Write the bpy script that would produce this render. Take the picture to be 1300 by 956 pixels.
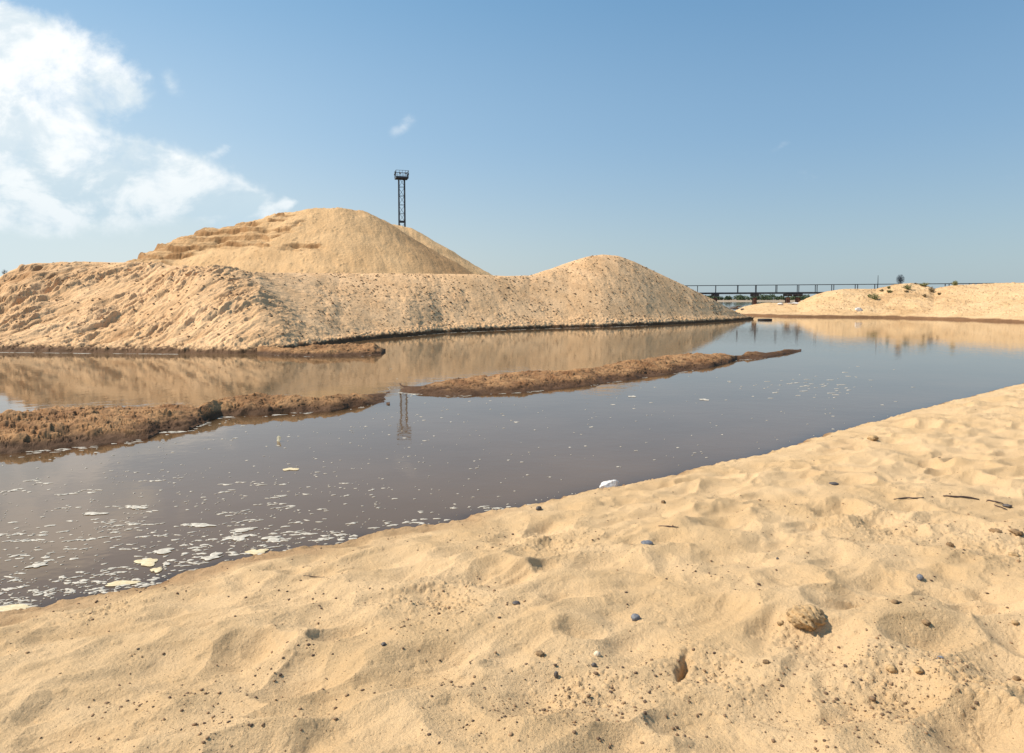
import bpy, bmesh, math, random
import numpy as np
from mathutils import Vector, Matrix, Euler
random.seed(7); RNG = np.random.default_rng(11)
S = bpy.context.scene
for o in list(bpy.data.objects): bpy.data.objects.remove(o)
# ------------------------------------------------------------------ camera
F = 867.0; HC = 2.0; T = math.atan(53/867.0); CT, ST = math.cos(T), math.sin(T)
cam = bpy.data.objects.new('camera', bpy.data.cameras.new('camera')); S.collection.objects.link(cam)
cam.location = (0, 0, HC); cam.rotation_euler = (math.pi/2 - T, 0, 0)
cam.data.sensor_width = 36; cam.data.lens = F/1300*36; cam.data.shift_y = -45/1300
cam.data.clip_start = .05; cam.data.clip_end = 20000
S.camera = cam
# ------------------------------------------------------------------ light, sky, exposure
SUN_EL, SUN_AZ = math.radians(49), math.radians(275)      # azimuth clockwise from +Y
sd = Vector((math.sin(SUN_AZ)*math.cos(SUN_EL), math.cos(SUN_AZ)*math.cos(SUN_EL), math.sin(SUN_EL)))
sun = bpy.data.objects.new('sun', bpy.data.lights.new('sun', 'SUN')); S.collection.objects.link(sun)
sun.data.energy = 4.9; sun.data.angle = math.radians(.53); sun.data.color = (1, .905, .78)
sun.rotation_euler = sd.to_track_quat('Z', 'Y').to_euler()
S.view_settings.view_transform = 'Standard'; S.view_settings.look = 'None'
S.view_settings.gamma = 1; S.view_settings.use_curve_mapping = False; S.view_settings.exposure = 0.33
W = bpy.data.worlds.new('World'); S.world = W; W.use_nodes = True
SKY_STRENGTH = .10; CLOUD_V = 8.7

class NT:
    def __init__(s, tree): s.t = tree
    def new(s, kind, **k):
        n = s.t.nodes.new(kind)
        for a, b in k.items(): setattr(n, a, b)
        return n
    def link(s, a, b): s.t.links.new(a, b)
    def put(s, sock, v):
        if isinstance(v, bpy.types.NodeSocket): s.link(v, sock)
        elif v is not None: sock.default_value = v
    def math(s, op, a, b=None, c=None, clamp=False):
        n = s.new('ShaderNodeMath', operation=op); n.use_clamp = clamp
        s.put(n.inputs[0], a)
        if b is not None: s.put(n.inputs[1], b)
        if c is not None: s.put(n.inputs[2], c)
        return n.outputs[0]
    def mix(s, f, a, b, blend='MIX'):
        n = s.new('ShaderNodeMix', data_type='RGBA', blend_type=blend)
        s.put(n.inputs[0], f); s.put(n.inputs[6], a); s.put(n.inputs[7], b)
        return n.outputs[2]
    def ramp(s, v, lo, hi, a=0., b=1.):
        n = s.new('ShaderNodeMapRange'); n.interpolation_type = 'SMOOTHSTEP'
        s.put(n.inputs[0], v); s.put(n.inputs[1], lo); s.put(n.inputs[2], hi); s.put(n.inputs[3], a); s.put(n.inputs[4], b)
        return n.outputs[0]
    def noise(s, vec, scale, detail=4, rough=.55, dist=0.):
        n = s.new('ShaderNodeTexNoise'); s.put(n.inputs['Vector'], vec)
        n.inputs['Scale'].default_value = scale; n.inputs['Detail'].default_value = detail
        n.inputs['Roughness'].default_value = rough; n.inputs['Distortion'].default_value = dist
        return n.outputs[0]
    def comb(s, x, y, z=0.):
        n = s.new('ShaderNodeCombineXYZ'); s.put(n.inputs[0], x); s.put(n.inputs[1], y); s.put(n.inputs[2], z); return n.outputs[0]
    def sep(s, v):
        n = s.new('ShaderNodeSeparateXYZ'); s.put(n.inputs[0], v); return n.outputs

def build_world():
    n = NT(W.node_tree); W.node_tree.nodes.clear()
    sky = n.new('ShaderNodeTexSky', sky_type='NISHITA'); sky.sun_disc = False
    sky.sun_elevation = SUN_EL; sky.sun_rotation = SUN_AZ; sky.altitude = 50
    sky.air_density = 1.3; sky.dust_density = 1.0; sky.ozone_density = 1.0
    d = n.sep(n.new('ShaderNodeTexCoord').outputs['Generated'])
    y = n.math('MAXIMUM', d[1], .02)
    a = n.math('DIVIDE', d[0], y); b = n.math('DIVIDE', d[2], y)     # where a sky direction meets a vertical plane to the north
    v = n.comb(n.math('MULTIPLY', a, 1), n.math('MULTIPLY', b, 1.25))
    w1 = n.noise(v, 4.5, 5, .6); w2 = n.noise(n.comb(n.math('ADD', a, 9.), b), 4.5, 5, .6)
    aw = n.math('ADD', a, n.math('MULTIPLY', n.math('SUBTRACT', w1, .5), .13))
    bw = n.math('ADD', b, n.math('MULTIPLY', n.math('SUBTRACT', w2, .5), .09))
    def ell(u, vv, rx, ry, rot, wgt):
        ca, cb = (u-650)/F, (380-vv)/F; r = math.radians(rot)
        x = n.math('SUBTRACT', aw, ca); z = n.math('SUBTRACT', bw, cb)
        p = n.math('ADD', n.math('MULTIPLY', x, math.cos(r)*F/rx), n.math('MULTIPLY', z, math.sin(r)*F/rx))
        q = n.math('ADD', n.math('MULTIPLY', x, -math.sin(r)*F/ry), n.math('MULTIPLY', z, math.cos(r)*F/ry))
        l = n.math('SQRT', n.math('ADD', n.math('MULTIPLY', p, p), n.math('MULTIPLY', q, q)))
        return n.ramp(l, 1.0, 0.0, 0., wgt)
    E = [(90,100,155,90,-8,1.3), (20,60,95,75,-35,.95), (175,108,55,40,0,.55), (-90,160,200,150,0,1.1), (110,195,250,60,-22,1.3), (40,252,280,56,-4,1.25),
         (260,240,165,54,-24,1.35), (325,275,100,40,-20,.8), (285,190,30,18,0,.5), (376,258,18,11,0,.8), (244,108,18,36,35,.24), (512,168,34,18,35,.24), (1032,232,38,18,10,.24), (1275,232,46,12,10,.2), (985,195,26,9,20,.15)]
    m = None
    for e in E:
        r = ell(*e); m = r if m is None else n.math('ADD', m, r)
    fb = n.noise(v, 9, 9, .62, .25); fw = n.noise(n.comb(n.math('MULTIPLY', n.math('ADD', a, b), .5), b), 3.0, 6, .6)
    dens = n.math('ADD', n.math('MINIMUM', n.math('MULTIPLY', m, .95), .68), n.math('MULTIPLY', n.math('SUBTRACT', fb, .5), 2.1))
    dens = n.math('ADD', dens, n.math('MULTIPLY', n.math('SUBTRACT', fw, .5), 1.0))
    mask = n.ramp(dens, .08, .80)
    mask = n.math('MULTIPLY', mask, n.ramp(m, .02, .3))
    mask = n.math('MULTIPLY', mask, n.ramp(b, .0, .12))
    mask = n.math('MULTIPLY', mask, n.ramp(d[1], .02, .12))
    # lit tops, greyer bases: cloud body brightness follows its own billows
    lit = n.noise(n.comb(n.math('ADD', a, .035), n.math('MULTIPLY', n.math('SUBTRACT', b, .035), 1.6)), 7, 8, .6, .3)
    sh = n.ramp(lit, .42, .58)
    hgt = n.ramp(b, .10, .28)
    sh = n.math('ADD', n.math('MULTIPLY', sh, .6), n.math('MULTIPLY', hgt, .4))
    ccol = n.mix(sh, (CLOUD_V*.52, CLOUD_V*.66, CLOUD_V*.75, 1), (CLOUD_V*.99, CLOUD_V*1.0, CLOUD_V*.99, 1))
    hz = n.math('POWER', n.math('SUBTRACT', 1., n.math('MAXIMUM', d[2], 0.)), 6.)
    skc = n.mix(1., sky.outputs[0], (1.0, 1.15, 1.24, 1), 'MULTIPLY')
    g1 = n.mix(n.ramp(d[2], .0, .24), (3.75, 4.6, 5.15, 1), (2.3, 3.7, 5.25, 1))
    g1 = n.mix(n.ramp(d[2], .16, .52), g1, (.95, 2.45, 4.35, 1))
    w = n.ramp(d[0], .55, -.75, .90, 1.30)
    g1 = n.mix(1., g1, n.comb(n.math('POWER', w, 1.7), n.math('POWER', w, 1.15), n.math('POWER', w, .75)), 'MULTIPLY')
    base = n.mix(.8, skc, g1)
    # thin veil low in the west
    veil = n.math('MULTIPLY', n.ramp(a, -.15, -.9), n.ramp(b, .45, .0)); veil = n.math('MULTIPLY', veil, n.ramp(d[1], .02, .12))
    base = n.mix(n.math('MULTIPLY', veil, .75), base, (5.2, 6.3, 6.8, 1))
    # lower hemisphere of the world: dull earth tone
    base = n.mix(n.ramp(d[2], .0, -.06), base, (1.8, 1.6, 1.3, 1))
    col = n.mix(n.math('MULTIPLY', mask, .93), base, ccol)
    bg = n.new('ShaderNodeBackground'); n.link(col, bg.inputs[0]); bg.inputs[1].default_value = SKY_STRENGTH
    n.link(bg.outputs[0], n.new('ShaderNodeOutputWorld').inputs[0])
build_world()

# ------------------------------------------------------------------ pixel rays (photo 1300 x 956, optical centre 650,433)
def ray(u, v):
    dx, dy = (u-650)/F, (433-v)/F
    return dx, CT+dy*ST, -ST+dy*CT
def on_plane(u, v, z=0.):
    x, y, zz = ray(u, v); s = (z-HC)/zz
    return x*s, y*s
def at_depth(u, v, Y):
    x, y, zz = ray(u, v); s = Y/y
    return x*s, Y, HC+zz*s
def col_a(u, v=400):
    x, y, _ = ray(u, v); return x/y
# ------------------------------------------------------------------ numpy noise
def _h(ix, iy, seed):
    h = (ix.astype(np.int64)*374761393 + iy.astype(np.int64)*668265263 + seed*982451653) & 0xffffffff
    h = ((h ^ (h >> 13))*1274126177) & 0xffffffff
    h = ((h ^ (h >> 16))*2246822519) & 0xffffffff
    return (h ^ (h >> 15)) & 0xffffffff
def _r(ix, iy, seed): return _h(ix, iy, seed)/4294967295.0
def perlin(x, y, seed=0):
    x0 = np.floor(x); y0 = np.floor(y); fx = x-x0; fy = y-y0
    sx = fx*fx*fx*(fx*(fx*6-15)+10); sy = fy*fy*fy*(fy*(fy*6-15)+10)
    def g(ix, iy, dx, dy):
        t = _r(ix, iy, seed)*2*np.pi
        return np.cos(t)*dx+np.sin(t)*dy
    a = g(x0, y0, fx, fy); b = g(x0+1, y0, fx-1, fy); c = g(x0, y0+1, fx, fy-1); d = g(x0+1, y0+1, fx-1, fy-1)
    return ((a*(1-sx)+b*sx)*(1-sy)+(c*(1-sx)+d*sx)*sy)*1.5
def fbm(x, y, octv=4, seed=0, gain=.5):
    s = 0; amp = 1; tot = 0
    for i in range(octv):
        s = s+amp*perlin(x*2**i+i*17.3, y*2**i-i*9.1, seed+i); tot += amp; amp *= gain
    return s/tot
def worley(x, y, seed=0, second=False):
    """nearest-point distance and that point's random value"""
    x0 = np.floor(x); y0 = np.floor(y)
    best = np.full(np.shape(x), 9.); b2 = np.full(np.shape(x), 9.); rv = np.zeros(np.shape(x))
    for i in (-1, 0, 1):
        for j in (-1, 0, 1):
            cx, cy = x0+i, y0+j
            px = cx+_r(cx, cy, seed); py = cy+_r(cx, cy, seed+77)
            d = np.hypot(px-x, py-y)
            c = d < best
            if second: b2 = np.where(c, best, np.minimum(b2, d))
            rv = np.where(c, _r(cx, cy, seed+155), rv); best = np.where(c, d, best)
    return (best, b2, rv) if second else (best, rv)
def clods(x, y, cell, keep, seed):
    """scattered round lumps, height 0..1"""
    d, r = worley(x/cell, y/cell, seed)
    rad = .18+.3*((r*7.13) % 1)
    return np.where(r < keep, np.sqrt(np.clip(1-(d/rad)**2, 0, 1)), 0)*(.5+.5*((r*13.7) % 1))
def sstep(x, a, b):
    t = np.clip((x-a)/(b-a), 0, 1); return t*t*(3-2*t)
# ------------------------------------------------------------------ object helpers
def link(o, parent=None):
    S.collection.objects.link(o)
    if parent is not None: o.parent = parent
    return o
def tag(o, label=None, cat=None, group=None, kind=None):
    if label: o['label'] = label
    if cat: o['category'] = cat
    if group: o['group'] = group
    if kind: o['kind'] = kind
    return o
def empty(name, loc=(0, 0, 0), rz=0.):
    o = bpy.data.objects.new(name, None); o.empty_display_size = .2
    o.location = loc; o.rotation_euler = (0, 0, rz); return link(o)
def mesh_obj(name, verts, faces, mat, parent=None, smooth=False):
    me = bpy.data.meshes.new(name); me.from_pydata([tuple(v) for v in verts], [], faces); me.update()
    if smooth: me.polygons.foreach_set('use_smooth', [True]*len(me.polygons))
    me.materials.append(mat); return link(bpy.data.objects.new(name, me), parent)
def grid_obj(name, X, Y, Z, mat, attrs=None, kind='structure'):
    r, c = X.shape; n = r*c
    me = bpy.data.meshes.new(name); me.vertices.add(n)
    me.vertices.foreach_set('co', np.stack([X, Y, Z], -1).astype(np.float32).ravel())
    i = np.arange(n).reshape(r, c)
    q = np.stack([i[:-1, :-1], i[:-1, 1:], i[1:, 1:], i[1:, :-1]], -1).reshape(-1, 4)
    me.loops.add(q.size); me.polygons.add(len(q))
    me.loops.foreach_set('vertex_index', q.ravel().astype(np.int32))
    me.polygons.foreach_set('loop_start', np.arange(0, q.size, 4, dtype=np.int32))
    me.polygons.foreach_set('loop_total', np.full(len(q), 4, np.int32))
    me.polygons.foreach_set('use_smooth', np.ones(len(q), bool))
    me.update(calc_edges=True)
    for k, a in (attrs or {}).items():
        at = me.attributes.new(k, 'FLOAT', 'POINT'); at.data.foreach_set('value', np.broadcast_to(a, X.shape).astype(np.float32).ravel())
    me.materials.append(mat); o = link(bpy.data.objects.new(name, me))
    if kind: o['kind'] = kind
    return o
class MB:
    def __init__(s): s.v = []; s.f = []
    def add(s, vs, fs):
        b = len(s.v); s.v += [tuple(v) for v in vs]; s.f += [tuple(b+i for i in f) for f in fs]
    def box(s, c, d, rot=None):
        vs = [Vector((sx*d[0]/2, sy*d[1]/2, sz*d[2]/2)) for sx in (-1, 1) for sy in (-1, 1) for sz in (-1, 1)]
        if rot is not None: vs = [rot @ v for v in vs]
        s.add([v+Vector(c) for v in vs], [(0, 1, 3, 2), (4, 6, 7, 5), (0, 4, 5, 1), (2, 3, 7, 6), (0, 2, 6, 4), (1, 5, 7, 3)])
    def bar(s, a, b, w, h=None, up=(0, 0, 1)):
        a, b = Vector(a), Vector(b); d = b-a; L = d.length
        if L < 1e-6: return
        y = d/L; u = Vector(up)
        if abs(y.dot(u)) > .99: u = Vector((0, 1, 0))
        x = y.cross(u).normalized(); z = x.cross(y)
        s.box((a+b)/2, (w, L, h or w), Matrix((x, y, z)).transposed())
    def tube(s, pts, rads, n=7):
        pts = [Vector(p) for p in pts]; base = len(s.v); rings = []
        for i, p in enumerate(pts):
            d = (pts[min(i+1, len(pts)-1)]-pts[max(i-1, 0)]).normalized()
            u = Vector((0, 0, 1)) if abs(d.z) < .9 else Vector((1, 0, 0))
            x = d.cross(u).normalized(); z = x.cross(d); r = rads[i] if hasattr(rads, '__len__') else rads
            s.v += [tuple(p+(x*math.cos(t)+z*math.sin(t))*r) for t in [2*math.pi*k/n for k in range(n)]]
            rings.append([base+i*n+k for k in range(n)])
        for a, b in zip(rings, rings[1:]):
            for k in range(n): s.f.append((a[k], a[(k+1) % n], b[(k+1) % n], b[k]))
        s.f.append(tuple(reversed(rings[0]))); s.f.append(tuple(rings[-1]))
    def build(s, name, mat, parent=None, smooth=False): return mesh_obj(name, s.v, s.f, mat, parent, smooth)

def ico(sub=1):
    bm = bmesh.new(); bmesh.ops.create_icosphere(bm, subdivisions=sub, radius=1)
    v = np.array([x.co[:] for x in bm.verts]); f = np.array([[y.index for y in x.verts] for x in bm.faces]); bm.free(); return v, f
ICO1, ICO2, ICO3, ICO5 = ico(1), ico(2), ico(3), ico(5)
def lumps_obj(name, P, R, mat, flat=.7, rough=.25, sub=ICO1, parent=None):
    """many little rough stones as ONE mesh"""
    v0, f0 = sub; n = len(P); k = len(v0)
    V = np.repeat(v0[None], n, 0)*(1+rough*RNG.uniform(-1, 1, (n, k, 1)))
    sc = R[:, None, None]*np.stack([RNG.uniform(.7, 1.4, n), RNG.uniform(.7, 1.3, n), RNG.uniform(.6, 1.1, n)*flat], -1)[:, None, :]
    V = V*sc; t = RNG.uniform(0, 6.28, n)[:, None]; c, s = np.cos(t), np.sin(t)
    V = np.stack([V[..., 0]*c-V[..., 1]*s, V[..., 0]*s+V[..., 1]*c, V[..., 2]], -1)+P[:, None, :]
    Fc = (f0[None]+(np.arange(n)*k)[:, None, None]).reshape(-1, 3)
    me = bpy.data.meshes.new(name); me.vertices.add(n*k); me.vertices.foreach_set('co', V.astype(np.float32).ravel())
    me.loops.add(Fc.size); me.polygons.add(len(Fc)); me.loops.foreach_set('vertex_index', Fc.ravel().astype(np.int32))
    me.polygons.foreach_set('loop_start', np.arange(0, Fc.size, 3, dtype=np.int32)); me.polygons.foreach_set('loop_total', np.full(len(Fc), 3, np.int32))
    me.polygons.foreach_set('use_smooth', np.ones(len(Fc), bool)); me.update(calc_edges=True)
    at = me.attributes.new('tone', 'FLOAT', 'POINT'); at.data.foreach_set('value', np.repeat(RNG.uniform(0, 1, n), k).astype(np.float32))
    me.materials.append(mat); return link(bpy.data.objects.new(name, me), parent)

# ------------------------------------------------------------------ materials
def mat_new(name):
    m = bpy.data.materials.new(name); m.use_nodes = True; m.node_tree.nodes.clear(); n = NT(m.node_tree)
    b = n.new('ShaderNodeBsdfPrincipled'); o = n.new('ShaderNodeOutputMaterial'); n.link(b.outputs[0], o.inputs[0])
    return m, n, b
def simple(name, col, rough=.8, var=.15, scale=8., metal=0., bump=0., bscale=40.):
    m, n, b = mat_new(name); p = n.new('ShaderNodeNewGeometry').outputs['Position']
    f = n.noise(p, scale, 5); c2 = tuple(max(0, c*(1-2.2*var)) for c in col)+(1,); c1 = tuple(min(1, c*(1+var)) for c in col)+(1,)
    n.link(n.mix(n.ramp(f, .3, .7), c2, c1), b.inputs['Base Color'])
    b.inputs['Roughness'].default_value = rough; b.inputs['Metallic'].default_value = metal
    if bump:
        bp = n.new('ShaderNodeBump'); bp.inputs['Distance'].default_value = bump; n.link(n.noise(p, bscale, 5), bp.inputs['Height']); n.link(bp.outputs[0], b.inputs['Normal'])
    return m
def sand(name, light, mid, wetc, big, fine, bump, bs, speck=0.):
    m, n, b = mat_new(name); p = n.new('ShaderNodeNewGeometry').outputs['Position']
    wet = n.new('ShaderNodeAttribute', attribute_name='wet').outputs['Fac']
    damp_shade = n.new('ShaderNodeAttribute', attribute_name='damp_shade').outputs['Fac']
    f1 = n.noise(p, big, 6, .6); f2 = n.noise(p, fine, 3, .7)
    c = n.mix(n.ramp(f1, .3, .7), mid, light)
    g = n.ramp(f2, .25, .75, .80, 1.12)
    c = n.mix(1., c, n.comb(g, g, g), 'MULTIPLY')
    if speck:
        vo = n.new('ShaderNodeTexVoronoi'); n.link(p, vo.inputs['Vector']); vo.inputs['Scale'].default_value = speck
        sp = n.math('MULTIPLY', n.ramp(vo.outputs['Distance'], .22, .12), n.ramp(n.sep(vo.outputs['Color'])[0], .78, .8))
        c = n.mix(n.math('MULTIPLY', sp, .6), c, (.09, .055, .03, 1))
    c = n.mix(n.math('MULTIPLY', damp_shade, .85), c, (mid[0]*.50, mid[1]*.42, mid[2]*.36, 1))  # darkens for real damp and for shade painted into the colour
    w2 = n.mix(n.ramp(f1, .35, .65), tuple(x*.75 for x in wetc[:3])+(1,), wetc)
    c = n.mix(wet, c, w2)
    n.link(c, b.inputs['Base Color'])
    n.link(n.ramp(wet, 0., 1., .95, .75), b.inputs['Roughness'])
    b.inputs['Specular IOR Level'].default_value = .12
    h = n.math('ADD', n.noise(p, bs, 4, .65), n.math('MULTIPLY', n.noise(p, bs*6, 2, .6), .35))
    bp = n.new('ShaderNodeBump'); bp.inputs['Distance'].default_value = bump; bp.inputs['Strength'].default_value = 1
    n.link(h, bp.inputs['Height']); n.link(bp.outputs[0], b.inputs['Normal'])
    return m
M_beach = sand('beach_sand', (.67, .462, .255, 1), (.575, .385, .20, 1), (.27, .145, .066, 1), 1.6, 420, .010, 75, 55)
M_berm = sand('heaped_sand', (.76, .485, .26, 1), (.66, .405, .205, 1), (.13, .068, .032, 1), .5, 22, .03, 6.5)
M_pile = sand('screened_sand', (.66, .425, .215, 1), (.56, .35, .17, 1), (.13, .07, .033, 1), .12, 6, .12, 2.2)
M_bank = sand('far_sand', (.66, .445, .24, 1), (.58, .375, .19, 1), (.20, .105, .05, 1), .25, 9, .08, 3.)
M_mud = sand('wet_mud_sand', (.43, .245, .115, 1), (.25, .13, .062, 1), (.085, .045, .024, 1), 2.2, 40, .014, 14.)
M_bed = simple('river_bed', (.12, .075, .045))

# ================================================================== THE SETTING
# ---- foreground beach
SHORE_PX = [(-900,1010),(-500,900),(-250,840),(-100,800),(0,774),(60,766),(100,755),(150,748),(190,741),(230,722),(280,708),(330,702),(380,695),(420,690),(470,675),(520,668),(560,662),(600,650),
            (650,642),(700,633),(740,624),(770,619),(830,606),(900,590),(960,577),(1000,566),(1050,549),(1100,537),(1150,523),(1200,510),(1250,498),(1300,485),(1400,462),(1600,432),(2200,405)]
SHORE = np.array([on_plane(u, v, .07) for u, v in SHORE_PX])
def shore_dist(x, y):
    """metres inland (positive) of the waterline"""
    best = np.full(np.shape(x), 1e9); sg = np.ones(np.shape(x))
    for (x0, y0), (x1, y1) in zip(SHORE[:-1], SHORE[1:]):
        ex, ey = x1-x0, y1-y0; L2 = ex*ex+ey*ey
        t = np.clip(((x-x0)*ex+(y-y0)*ey)/L2, 0, 1)
        d = np.hypot(x-x0-t*ex, y-y0-t*ey); c = d < best
        side = ex*(y-y0)-ey*(x-x0)
        sg = np.where(c, np.where(side < 0, 1., -1.), sg); best = np.where(c, d, best)
    return best*sg
PIT = on_plane(868, 825, .42); RUB = [(PIT[0]+.12, PIT[1]-.06, .22), on_plane(1290, 680, .45)+(.45,), on_plane(1150, 860, .45)+(.3,), on_plane(1010, 800, .42)+(.16,), on_plane(1110, 655, .4)+(.5,), on_plane(130, 770, .2)+(.22,), on_plane(225, 745, .15)+(.14,), on_plane(740, 860, .42)+(.2,), on_plane(700, 680, .3)+(.4,), on_plane(560, 760, .3)+(.35,), on_plane(1250, 860, .45)+(.3,)]
def beach_z(x, y, fine=True):
    x = np.asarray(x, float); y = np.asarray(y, float)
    s = shore_dist(x, y)
    s = s+.10*fbm(x*1.6, y*1.6, 3, 5)+.035*fbm(x*7, y*7, 2, 6)
    z = np.where(s < 0, np.maximum(s*.35, -2.2), .085*(1-np.exp(-np.clip(s, 0, 99)/.07))+.33*(1-np.exp(-np.clip(s, 0, 99)/1.7)))
    inl = sstep(s, .05, .8)
    wx = x+.16*fbm(x*1.5, y*1.5, 3, 21); wy = y+.16*fbm(x*1.5+5, y*1.5, 3, 22)
    # trampled hollows with soft crests, drawn out along the bank
    c, sn = math.cos(.5), math.sin(.5); p = (wx*c+wy*sn); q = (-wx*sn+wy*c)
    d, r = worley(p/.50, q/.34, 31)
    bowl = np.clip(d/.62, 0, 1)**1.35
    amp = .45+.9*sstep(fbm(x*.8, y*.8, 2, 41), -.25, .45)
    z = z+inl*(.074*amp*(bowl-.55))
    d, r = worley(p/.27+4, q/.19, 33)
    z = z+inl*.034*sstep(fbm(x*1.7, y*1.7, 2, 42), -.5, .4)*(np.clip(d/.6, 0, 1)**1.3-.5)
    z = z+inl*(.075*fbm(x*.9, y*1.1, 3, 51)+.035*fbm(p*1.6, q*4, 3, 52))
    if fine:
        z = z+.004*fbm(x*14, y*14, 3, 61)+.0018*fbm(x*55, y*55, 3, 62)*inl
        k = np.zeros_like(x)
        for (a, b, rr) in RUB: k = np.maximum(k, np.exp(-((x-a)**2+(y-b)**2)/(rr*rr)))
        z = z+inl*(.004+.012*k)*clods(x, y, .04, .25+.5*k, 71)+inl*.007*clods(x, y, .09, .16, 72)+inl*.010*k*clods(x, y, .07, .4, 74)+inl*.012*clods(x, y, .3, .12, 73)
        edge = np.exp(-((s-.12)/.16)**2); z = z+.014*edge*clods(x, y, .07, .3, 75)+.025*edge*fbm(x*9, y*9, 3, 76)
        # collapsed hole near the camera
        a, b = PIT; ca, sa = math.cos(1.15), math.sin(1.15); u = (x-a)*ca+(y-b)*sa; w = -(x-a)*sa+(y-b)*ca
        w = w+.02*fbm(x*18, y*18, 3, 81)
        z = z-.10*np.exp(-(u/.085)**2-(w/.020)**2)-.03*np.exp(-((x-a-.1)**2+(y-b)**2)/.02)
    return z, s
def axis(lo, hi, step, far_lo, far_hi, nfar):
    return np.concatenate([np.linspace(far_lo, lo, nfar, endpoint=False), np.arange(lo, hi, step), np.linspace(hi, far_hi, nfar)])
def beach():
    U = axis(-60, 1360, 1.15, -1900, 3200, 90)
    V = np.concatenate([np.arange(425, 1075, .8), np.geomspace(1076, 9000, 90)])
    u, v = np.meshgrid(U, V[::-1])
    dep = HC*F/np.maximum(v-380, 1)*.86
    A = (u-650)/F*(1+0*v)
    Y = dep; X = A*Y
    X = X; Z, s = beach_z(X, Y)
    wet = np.maximum(sstep(Z+.02*fbm(X*3, Y*3, 3, 91), .10, .05), .55*sstep(Z+.09*fbm(X*.8, Y*.8, 3, 94)+.02*fbm(X*12, Y*12, 2, 92)+np.clip(X+1.6, 0, 9)*.02, .19, .11))
    lf = sstep(X, 1.5, -2.2)
    wet = np.maximum(wet, .9*sstep(s+.05*fbm(X*6, Y*6, 3, 95), .18, .06))
    wet = np.maximum(wet, .62*lf*sstep(s+.35*fbm(X*1.3, Y*1.3, 3, 96)+.06*fbm(X*9, Y*9, 2, 97), .55, .22))
    damp_shade = .35*sstep(fbm(X*1.1, Y*1.1, 4, 93), .1, .5)*sstep(s, 2.5, .2)
    keep = Z
    grid_obj('beach', X, Y, keep, M_beach, {'wet': wet, 'damp_shade': damp_shade})
    # ground behind the viewer
    gx, gy = np.meshgrid(np.linspace(-60, 60, 160), np.linspace(-60, .03, 80))
    z = np.full_like(gx, .38)+.05*fbm(gx*.8, gy*.8, 3, 51)
    grid_obj('beach', gx, gy, z, M_beach, {'wet': 0*z, 'damp_shade': 0*z})
beach()

# ---- columns: slope from a waterline up to a crest line
def col_interp(pts, A, idx):
    pts = sorted(pts); return np.interp(A, [p[0] for p in pts], [p[idx] for p in pts])
# embankment: foot pixels on the water, crest pixels with their distances
FOOT = [(-900,452),(-400,450),(-100,448),(0,447),(100,448),(200,449),(300,449.5),(330,449),(360,446.5),(400,441.5),(430,436.5),(470,431),(520,427),(560,423),(600,421),(650,419),(700,417),(766,415.5),(820,413.5),(880,410.5),(925,408),(948,406),(956,404.6)]
CREST = [(-900,372,36),(-400,366,38),(-100,360,37),(-20,354,36.5),(0,352,36.5),(12,345,36.5),(24,340,37),(40,335,37),(60,334,37.5),(110,333,38),(180,334,38),(215,337,36),(250,340,35),(290,344,35),(330,346,36),(380,346.5,40),(430,347,44),
         (520,347.5,47),(600,348,50),(640,350.5,52),(672,350,54),(700,341,56),(722,333,58),(745,326,59),(765,323,60),(785,325,60.5),(805,332,61),(830,344,62),(860,358,63),(880,368,63.5),(905,380,64.5),(925,391,66),(942,399,68),(956,403.5,70)]
FOOTP = [(on_plane(u, v)[0]/on_plane(u, v)[1], on_plane(u, v)[1]) for u, v in FOOT]
CRESTP = [(at_depth(u, v, Y)[0]/Y, Y, at_depth(u, v, Y)[2]) for u, v, Y in CREST]
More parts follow.
